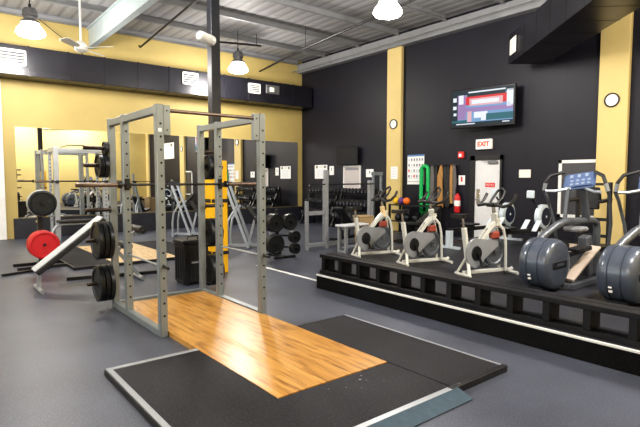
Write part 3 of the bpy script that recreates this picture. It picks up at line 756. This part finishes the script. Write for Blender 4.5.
# ------------------------------------------------------------------ rowers
def rower(loc, label):
    t = thing('rowing_machine', label, 'rowing machine', loc, 0, 'rowing machines by the dark wall')
    fh = mb('rower_grey').lathe([(-.07, 0), (-.07, .22), (-.05, .255), (.05, .255), (.07, .22), (.07, .185)], 'Y', (0, 0, .60), n=28).build('fan_housing', parent=t)
    for s in (-1, 1): mb('rower_mesh').lathe([(s * .078, 0), (s * .078, .185), (s * .07, .19)], 'Y', (0, 0, .60), n=28).use('rower_grey').cyl((0, s * .074, .6), (0, s * .082, .6), .03, 12).build('fan_mesh', parent=fh)
    m = mb('rower_grey').bar((.05, 0, .45), (.16, 0, .02), .06, .05).bar((-.06, 0, .45), (-.14, 0, .04), .06, .05).bar((.16, -.28, .025), (.16, .28, .025), .06, .05)
    m.build('front_leg', parent=t)
    mb('black_steel').bar((-.10, 0, .34), (-2.15, 0, .36), .055, .075).build('rail', parent=t)
    m = mb('rower_grey').bar((-2.1, 0, .36), (-2.1, 0, .02), .12, .09).bar((-2.1, -.24, .025), (-2.1, .24, .025), .08, .045)
    m.build('rear_leg', parent=t)
    mb('black_plastic').box((-1.55, -.16, .43), (-1.27, .16, .47), .02).box((-1.5, -.06, .34), (-1.32, .06, .43), .01).build('seat', parent=t)
    for s in (-1, 1):
        M = Matrix.Translation((-.48, s * .12, .44)) @ Matrix.Rotation(math.radians(-45), 4, 'Y')
        mb('rower_grey').box((-.15, -.055, -.012), (.15, .055, .012), .01, M).build('foot_rest', parent=t)
    ma = mb('black_plastic').tube([(-.05, .04, .70), (-.30, .05, .92), (-.40, .05, 1.02)], .02, 8).build('monitor_arm', parent=t)
    mb('rower_grey').box((-.46, -.03, .99), (-.40, .13, 1.15), .015).build('monitor', parent=ma)
    return t
r1 = rower((10.15, 5.18, ZS), 'pale grey rowing machine nearest the ellipticals')
r2 = dup(r1, (10.30, 6.08, ZS), label='pale grey rowing machine in front of the white exit door')

# ------------------------------------------------------------------ captain chair beside second pilaster
t = thing('dip_station', 'black dip and knee raise station in front of the second pilaster', 'dip station', (10.55, 4.35, ZS))
m = mb('black_steel')
for y in (-.30, .30): m.bar((0, y, 0), (0, y, 1.32), .07, bev=.005).bar((-.5, y, .035), (.35, y, .035), .07)
m.bar((0, -.3, .25), (0, .3, .25), .06).bar((0, -.3, .58), (0, .3, .58), .06).bar((0, -.3, 1.28), (0, .3, 1.28), .05)
m.build('frame', parent=t)
for y in (-.30, .30):
    mb('black_rubber').bar((-.45, y, .95), (.02, y, .98), .11, .06, bev=.02).build('arm_pad', parent=t)
    mb('black_steel').cyl((-.42, y, .98), (-.46, y, 1.14), .02, 10).build('grip', parent=t)
mb('black_rubber').box((-.09, -.14, .78), (-.03, .14, 1.22), .02).build('back_pad', parent=t)

# ------------------------------------------------------------------ half rack, bench, bin
t = thing('half_rack', 'silver half rack with a short front post left of the bikes', 'half rack', (7.25, 8.8, 0))
for x, y, h, w_ in ((0, 0, 1.80, .09), (-.54, .02, 1.10, .07), (1.64, .25, 1.56, .09), (.68, .9, 1.55, .06)):
    mb('frame_pale').box((x - w_ / 2, y - w_ / 2, 0), (x + w_ / 2, y + w_ / 2, h), .006).build('upright', parent=t)
for z in (.06, .78): mb('frame_pale').box((-.50, -.02, z), (-.045, .05, z + .085), .004).build('side_rail', parent=t)
mb('frame_pale').bar((.045, .0, .10), (1.60, .24, .10), .06, .08).build('base_rail', parent=t)
mb('frame_pale').bar((.04, .03, .08), (.66, .87, .08), .06).build('base_rail', parent=t)
mb('black_steel').tube([(-.54, .0, 1.10), (-.54, -.06, 1.44), (-.50, -.07, 1.47), (1.70, .17, 1.47)], .016, 8).build('top_tube', parent=t)
t = thing('utility_bench', 'plain silver utility bench with grey top beside the half rack', 'bench', (7.38, 8.05, 0), math.radians(5))
mb('pad_grey').box((-.40, -.15, .56), (.40, .15, .61), .015).build('pad', parent=t)
for x in (-.30, .30):
    mb('silver').bar((x, -.10, 0), (x, -.10, .56), .06).bar((x, .10, 0), (x, .10, .56), .06).bar((x, -.13, .03), (x, .13, .03), .05).build('leg', parent=t)
for z in (.52, .12): mb('silver').bar((-.3, 0, z), (.3, 0, z), .045).build('stretcher', parent=t)
t = thing('waste_bin', 'tan plastic waste bin behind the farthest spin bike', 'bin', (8.1, 8.45, 0))
mb('tan_plastic').lathe([(0, 0), (0, .19), (.70, .255), (.73, .27), (.74, .25), (.70, .235), (.10, .18), (.10, 0)], 'Z', n=4, flat=True, M=Matrix.Rotation(PI / 4 - .3, 4, 'Z')).build('shell', parent=t)
mb('black_plastic').box((-.14, -.14, .655), (.14, .14, .665), .0, Matrix.Rotation(-.3, 4, 'Z')).build('liner', parent=t)
t = thing('cable_tower', 'tall silver cable tower beneath the small white sign', 'cable machine', (10.62, 10.5, 0))
for x in (-.16, .16): mb('steel_grey').box((x - .03, -.03, 0), (x + .03, .03, 1.78), .004).build('upright', parent=t)
mb('steel_grey').box((-.19, -.06, 1.70), (.19, .06, 1.80), .005).build('crown', parent=t)
mb('steel_grey').box((-.3, -.2, 0), (.3, .3, .06), .005).build('base', parent=t)
mb('steel_grey').bar((0, -.02, 1.1), (.0, -.22, 1.26), .05).build('arm', parent=t)
mb('black_steel').box((-.12, -.05, .08), (.12, .05, .95), .004).build('weight_stack', parent=t)

# ------------------------------------------------------------------ dumbbell racks along the right wall
def db_mesh():
    m = mb('black_rubber')
    for s in (-1, 1): m.lathe([(s * .06, 0), (s * .06, .055), (s * .08, .068), (s * .145, .068), (s * .16, .055), (s * .16, 0)], 'X', n=10)
    m.use('chrome').cyl((-.065, 0, 0), (.065, 0, 0), .016, 8)
    for s in (-1, 1): m.cyl((s * .158, 0, 0), (s * .163, 0, 0), .045, 10)
    return m
first = None
for rk, (yc, nm) in enumerate(((13.55, 'corner'), (11.85, 'pilaster'))):
    t = thing('dumbbell_rack', 'black three-tier dumbbell rack %s' % ('nearest the room corner' if rk == 0 else 'under the dark screen beside the first pilaster'), 'dumbbell rack', (10.95, yc, 0))
    for y in (-.74, .74):
        mb('black_steel').bar((-.36, y, 0), (.30, y, 0.03), .06).bar((-.32, y, .03), (.22, y, 1.28), .06, .08).bar((.26, y, .03), (.22, y, 1.28), .05).build('side_frame', parent=t)
    for k, (x, z) in enumerate(((-.16, .36), (.0, .74), (.16, 1.12))):
        M = Matrix.Translation((x, 0, z)) @ Matrix.Rotation(math.radians(-14), 4, 'Y')
        mb('black_steel').box((-.16, -.74, -.02), (-.10, .74, .02), 0, M).box((.10, -.74, -.02), (.16, .74, .02), 0, M).build('shelf_rail', parent=t)
        for i in range(9):
            y = -.66 + .165 * i
            if first is None:
                first = db_mesh().build('dumbbell'); o = first
                tag(o, 'x', 'dumbbell')
            else:
                o = first.copy(); COL.objects.link(o)
            p = M @ Vector((0, y, .09))
            o.location = (10.95 + p.x, yc + p.y, p.z); o.rotation_euler = (0, math.radians(-14), 0)
            sc = .85 + .3 * (2 - k) / 2; o.scale = (sc, min(sc, 1.1), min(sc, 1.1))
            o['label'] = 'black dumbbell on the %s tier of the dumbbell rack nearest the %s' % (['bottom', 'middle', 'top'][k], 'room corner' if rk == 0 else 'first pilaster')
            o['group'] = 'dumbbells on the %s tier by the %s' % (['bottom', 'middle', 'top'][k], nm)

# ------------------------------------------------------------------ things on the right wall
def wall_item(name, label, cat, y, z, group=None, off=0.0): return thing(name, label, cat, (XW - off, y, z), 0, group)
def poster(y, z, w, h, label, kind):
    t = wall_item('wall_notice', label, 'notice', y, z)
    m = mb('paper_white').box((-.012, -w / 2, -h / 2), (0, w / 2, h / 2)); m.build('sheet', parent=t)
    m = mb('ink_grey'); e = -.0135
    if kind == 'logos':
        m.use('ink_olive')
        for s in (-1, 1):
            m.box((e, s * w * .32 - w * .08, h * .26), (-.011, s * w * .32 + w * .08, h * .44))
        m.box((e, -w * .16, h * .34), (-.011, w * .16, h * .37)).use('ink_pale')
        for k in range(8):
            z_ = h * .17 - h * .075 * k; l_ = w * random.uniform(.28, .42); m.box((e, -l_, z_ - h * .012), (-.011, l_, z_ + h * .012))
    elif kind == 'chart':
        m.use('ink_blue').box((e, -w / 2, h * .44), (-.011, w / 2, h * .5))
        m.use('ink_grey').box((e, -w / 2, -h * .415), (-.011, w / 2, -h * .40))
        for r_ in range(4):
            for c_ in range(6):
                y_ = -w * .40 + w * .16 * c_; z_ = h * .34 - h * .185 * r_
                m.use(random.choice(['ink_grey', 'ink_pale', 'ink_red', 'ink_grey']))
                m.box((e, y_ - w * .045, z_ - h * .05), (-.011, y_ + w * .045, z_ + h * .035))
            m.use('ink_pale').box((e, -w * .43, h * .34 - h * .185 * r_ - h * .085), (-.011, w * .43, h * .34 - h * .185 * r_ - h * .07))
    elif kind == 'lines':
        for k in range(5): m.box((e, -w * .3, h * .3 - h * .14 * k - h * .015), (-.011, w * .3, h * .3 - h * .14 * k + h * .015))
    elif kind == 'mark': m.box((e, -w * .08, -h * .05), (-.011, w * .08, h * .3))
    m.build('print', parent=t)
    return t
poster(14.24, 1.85, .72, .50, 'white notice with two small emblems near the room corner', 'logos')
poster(13.63, 1.89, .24, .32, 'small narrow white notice beside the notice with two emblems', 'mark')
poster(9.77, 1.87, .63, .88, 'white exercise chart with blue heading by the green band', 'chart')
poster(2.12, 3.22, 1.9, .92, 'large white notice with two emblems on the dark wall by the near right end', 'logos')
poster(11.70, 1.78, .34, .26, 'small blank white card above the cable tower', 'mark')
t = wall_item('pilaster_notice', 'white printed sheet stuck on the first yellow pilaster', 'notice', 10.52, 1.78, None, .119)
m = mb('paper_white').box((-.006, -.14, -.19), (0, .14, .19)); m.build('sheet', parent=t)
m = mb('ink_pale')
for k in range(6): m.box((-.008, -.10, .13 - .05 * k), (-.005, .10, .145 - .05 * k))
m.build('print', parent=t)
t = wall_item('framed_board', 'white-framed pinkish grey board below the dark screen', 'board', 12.55, 1.62)
mb('paper_grey').box((-.02, -.39, -.38), (0, .39, .38)).build('board', parent=t)
mb('white_paint').box((-.035, -.43, .38), (0, .43, .42)).box((-.035, -.43, -.42), (0, .43, -.38)).box((-.035, -.43, -.38), (0, -.39, .38)).box((-.035, .39, -.38), (0, .43, .38)).build('frame', parent=t)
mb('ink_grey').box((-.023, -.33, .27), (-.018, .33, .34)).build('heading', parent=t)
for y, z, label in ((10.56, 3.26, 'round white wall clock on the first yellow pilaster'), (4.40, 3.24, 'round white wall clock on the second yellow pilaster')):
    t = wall_item('wall_clock', label, 'clock', y, z, None, .119)
    mb('black_plastic').lathe([(0, .15), (-.03, .15), (-.035, .135), (-.02, .125), (-.02, .12)], 'X', n=28).build('rim', parent=t)
    mb('paper_white').lathe([(-.018, 0), (-.018, .126)], 'X', n=28).build('dial', parent=t)
    mb('black_plastic').bar((-.021, 0, -.01), (-.021, .03, .07), .008, .002).bar((-.021, 0, 0), (-.021, -.075, .045), .006, .002).build('hand', parent=t)
# exit sign
t = wall_item('exit_sign', 'white box sign with red EXIT lettering above the door', 'sign', 7.46, 2.49)
mb('exit_white').box((-.09, -.23, -.13), (0, .23, .13), .012).build('box', parent=t)
text_mesh('lettering', 'EXIT', .17, 'exit_red', t, Matrix.Translation((-.092, 0, 0)) @ WALL_R, .002, .007)
t = wall_item('fire_alarm', 'small red fire alarm box left of the exit door', 'alarm', 8.17, 2.24)
mb('ink_red').box((-.06, -.09, -.09), (0, .09, .09), .01).build('box', parent=t)
mb('paper_white').box((-.066, -.03, -.05), (-.06, .05, .03), .003).build('strobe', parent=t)
t = wall_item('extinguisher_sign', 'small white sign with red mark above the fire extinguisher', 'sign', 8.15, 1.56)
mb('paper_white').box((-.01, -.10, -.13), (0, .10, .13)).build('plate', parent=t)
mb('ink_red').box((-.013, -.025, -.04), (-.009, .025, .08)).box((-.013, -.012, .08), (-.009, .03, .095)).build('symbol', parent=t)
t = wall_item('fire_extinguisher', 'red fire extinguisher hanging beside the hanging straps', 'extinguisher', 8.22, .70, None, .09)
mb('ink_red').lathe([(-.02, 0), (-.02, .07), (.0, .085), (.40, .085), (.45, .06), (.48, .03), (.50, .03), (.50, 0)], 'Z', n=18).build('cylinder', parent=t)
mb('black_plastic').box((-.03, -.025, .50), (.03, .025, .55), .006).bar((0, 0, .55), (-.10, 0, .60), .02).bar((0, 0, .52), (-.10, 0, .54), .02).tube([(0, .03, .52), (0, .10, .45), (0, .105, .15)], .012).build('valve', parent=t)
mb('black_steel').box((.0, -.03, .42), (.09, .03, .48)).build('wall_bracket', parent=t)
mb('paper_white').lathe([(.16, .0865), (.31, .0865)], 'Z', n=18).build('paper_label', parent=t)
tag(mb('grille_white').box((XW - .03, 6.19, 1.62), (XW, 6.49, 1.82), .008).build('wall_plate'), 'blank cream plate on the dark wall right of the door', 'plate')

# television with lit picture
t = thing('wall_television', 'wide lit television hung high on the dark wall', 'television', (11.12, 7.33, 3.40), math.radians(9))
TW, TH = .80, .44
mb('tv_black').box((-.035, -TW - .05, -TH - .06), (.03, TW + .04, TH + .05), .012).build('bezel', parent=t)
e = -.0365
scr = mb('scr_blue').box((e, -TW, -TH), (-.03, TW, TH)).build('screen', parent=t)
m = MB()
def q(mn, y0, y1, z0, z1, e_=-.0385): m.use(mn).box((e_, -TW + 2 * TW * y0, -TH + 2 * TH * z0), (-.036, -TW + 2 * TW * y1, -TH + 2 * TH * z1))
# y runs right to left as seen from the room: 1 is the left edge
q('scr_dark', .0, 1, .88, 1); q('scr_white', .12, .72, .92, .96, -.040)
q('scr_dark', .90, 1, .15, .88); q('scr_white', .92, .98, .70, .82, -.040); q('scr_white', .92, .98, .48, .58, -.040); q('scr_white', .92, .97, .30, .38, -.040)
q('scr_violet', .76, .90, .18, .88); q('scr_white', .80, .88, .62, .88, -.040)
q('scr_red', .10, .76, .58, .82); q('scr_pink', .16, .70, .55, .76, -.040); q('scr_white', .22, .66, .60, .71, -.0415)
q('scr_dark', .12, .74, .82, .88); q('scr_white', 0, .10, .45, .92); q('scr_violet', 0, .76, .38, .50); q('scr_blue', .05, .6, .50, .56)
q('scr_white', .40, .62, .20, .37); q('scr_teal', 0, .42, .12, .30, -.040); q('scr_teal', .74, 1, .0, .16); q('scr_dark', 0, 1, .0, .09, -.040)
q('scr_white', .42, .50, .12, .24, -.0415); q('scr_pink', .66, .73, .10, .40, -.0415); q('scr_white', .05, .16, .03, .06, -.0415); q('scr_white', .60, .92, .03, .06, -.0415)
m.build('broadcast_picture', parent=scr)
m = mb('black_steel').bar((.03, 0, 0), (.32, -.05, 0), .06, .08).bar((.31, -.05, -.2), (.31, -.05, .2), .25, .02, up=(0, 1, 0))
m.build('mount_arm', parent=t)
t = thing('wall_screen', 'dark switched-off screen on the wall near the room corner', 'television', (11.32, 12.62, 2.37), math.radians(5))
mb('tv_black').box((-.03, -.50, -.29), (.03, .50, .29), .01).build('bezel', parent=t)
mb('tv_black').box((-.034, -.47, -.26), (-.03, .47, .26)).build('screen', parent=t)
mb('black_steel').bar((.03, 0, 0), (.17, 0, 0), .12, .12).build('mount_arm', parent=t)

# hanging straps and bands
t = thing('hook_rail', 'black hook rail on the dark wall carrying the bands', 'rail', (XW, 8.85, 1.96))
mb('black_steel').box((-.02, -.60, -.03), (0, .66, .03), .003).build('bar', parent=t)
hooks = [9.36, 9.08, 8.95, 8.79, 8.655, 8.545, 8.425, 8.335]
for y in hooks: mb('black_steel').tube([(-.02, y - 8.85, 0), (-.10, y - 8.85, -.015), (-.12, y - 8.85, .02)], .008, 6).build('hook', parent=t)
def loop(y, w, length, r, m, label, flat=1.0):
    x = XW - .085; zt = 1.905 + r; pts = []
    for k in range(9):
        a = PI * k / 8; pts.append((x, y + w * math.cos(a), zt - w * .8 + w * .8 * math.sin(a)))
    pts = [(x, y + w * 1.05, zt - length), (x, y + w * 1.1, zt - length * .5)] + pts + [(x, y - w * 1.1, zt - length * .5), (x, y - w * 1.05, zt - length)]
    if length < 1.6: pts += [(x, y - w * .5, zt - length - w * .6), (x, y + w * .5, zt - length - w * .6)]
    o = mb(m).tube(pts, r, 8, closed=length < 1.6)
    return tag(o.build('hanging_band'), label, 'exercise band', 'bands and straps on the hook rail')
def strand(y, prof, m, label):
    """folded strap hanging from one hook: prof lists (drop, half width)"""
    x = XW - .075; zt = 1.965
    A = [(y + w + .012 * math.sin(9 * d + y * 7), zt - d) for d, w in prof]; B = [(y - w + .012 * math.sin(9 * d + y * 7), zt - d) for d, w in prof]
    Mx = Matrix(((0, 0, 1, 0), (1, 0, 0, 0), (0, 1, 0, 0), (0, 0, 0, 1)))
    o = mb(m).prism(A + B[::-1], x - .03, x + .012, Mx)
    return tag(o.build('hanging_strap'), label, 'exercise strap', 'bands and straps on the hook rail')
loop(9.36, .115, 1.30, .058, 'band_green', 'thick bright green band looped over the hook rail')
P1 = [(-.02, .02), (.06, .05), (.30, .065), (.70, .07), (1.10, .075), (1.16, .05)]
P2 = [(-.02, .015), (.08, .05), (.28, .10), (.55, .115), (.80, .09), (1.15, .10), (1.2, .07)]
P3 = [(-.02, .02), (.08, .045), (.40, .055), (.90, .05), (1.05, .04)]
strand(9.08, P1, 'strap_grey', 'grey mottled strap next to the green band')
strand(8.95, P3, 'strap_black', 'black strap between the grey strap and the broad tan strap')
strand(8.79, P2, 'strap_tan', 'broad tan strap in the middle of the hook rail')
strand(8.655, P3, 'strap_black', 'black strap just right of the broad tan strap')
strand(8.545, P1, 'strap_black', 'wider black strap left of the narrow tan strap')
strand(8.425, P3, 'strap_tan', 'narrow tan strap near the fire extinguisher')
strand(8.335, P3, 'strap_grey', 'grey mottled strap closest to the fire extinguisher')

# shelf with exercise balls
t = thing('ball_shelf', 'black two-tier shelf under the exercise chart holding coloured balls', 'shelf', (11.0, 9.4, 0))
for y in (-.75, .75):
    for x in (-.2, .25): mb('black_steel').bar((x, y, 0), (x, y, .86), .05).build('leg', parent=t)
for z in (.35, .82): mb('black_steel').box((-.23, -.77, z), (.28, .77, z + .03), .003).build('shelf_board', parent=t)
for y, m_, nm in ((10.03, 'ball_yellow', 'yellow'), (9.83, 'ball_purple', 'dark purple'), (9.63, 'ball_orange', 'orange')):
    o = mb(m_).sphere((0, 0, 0), .105, n=18).use('black_rubber').cyl((0, 0, .095), (0, 0, .107), .02, 10).build('medicine_ball', loc=(10.95, y, .955))
    tag(o, '%s medicine ball on top of the black shelf' % nm, 'ball', 'balls on the shelf')
def kettle(loc, label):
    t = thing('kettlebell', label, 'kettlebell', loc, 0, 'kettlebells on the shelf')
    mb('plate_iron').lathe([(0, 0), (0, .06), (.03, .085), (.09, .10), (.15, .085), (.18, .05), (.19, 0)], 'Z', n=16).build('bell', parent=t)
    mb('plate_iron').tube([(0, -.05, .16), (0, -.062, .22), (0, -.04, .265), (0, .04, .265), (0, .062, .22), (0, .05, .16)], .015, 8).build('handle', parent=t)
    return t
for i, y in enumerate((9.95, 9.62, 9.29, 8.97)):
    kettle((10.95, y, .38), 'black kettlebell, %s from the left on the lower tier of the ball shelf' % ['first', 'second', 'third', 'fourth'][i])
def gym_bench(loc, rz, label):
    t = thing('exercise_bench', label, 'bench', loc, rz)
    mb('black_rubber').bar((-.15, 0, .48), (-.70, 0, .86), .28, .07, bev=.02).build('back_pad', parent=t)
    mb('black_rubber').bar((-.12, 0, .46), (.35, 0, .48), .28, .07, bev=.02).build('seat_pad', parent=t)
    mb('black_steel').bar((-.65, 0, .05), (.45, 0, .05), .07).bar((-.1, 0, .05), (-.1, 0, .44), .06).bar((-.45, 0, .05), (-.45, 0, .64), .05).bar((-.65, -.25, .03), (-.65, .25, .03), .06).bar((.45, -.2, .03), (.45, .2, .03), .06).build('frame', parent=t)
gym_bench((9.7, 8.3, 0), math.radians(160), 'black adjustable bench in front of the hanging straps')
gym_bench((9.0, 9.9, 0), math.radians(20), 'black adjustable bench before the first pilaster')

# ------------------------------------------------------------------ camera, world
cam = bpy.data.cameras.new('camera'); cam.sensor_width = 36; cam.lens = 498 * 36 / 640; cam.clip_start = .05
co = bpy.data.objects.new('camera', cam); COL.objects.link(co)
co.location = (0, 0, 1.6); co.rotation_euler = (math.radians(86), 0, math.radians(-38.8))
scn.camera = co
wd = bpy.data.worlds.new('world'); scn.world = wd; wd.use_nodes = True
bg = wd.node_tree.nodes['Background']; bg.inputs[0].default_value = (.5, .55, .6, 1); bg.inputs[1].default_value = .3
scn.view_settings.view_transform = 'Standard'
try: scn.view_settings.look = 'Medium High Contrast'
except Exception: pass
scn.view_settings.exposure = -0.13
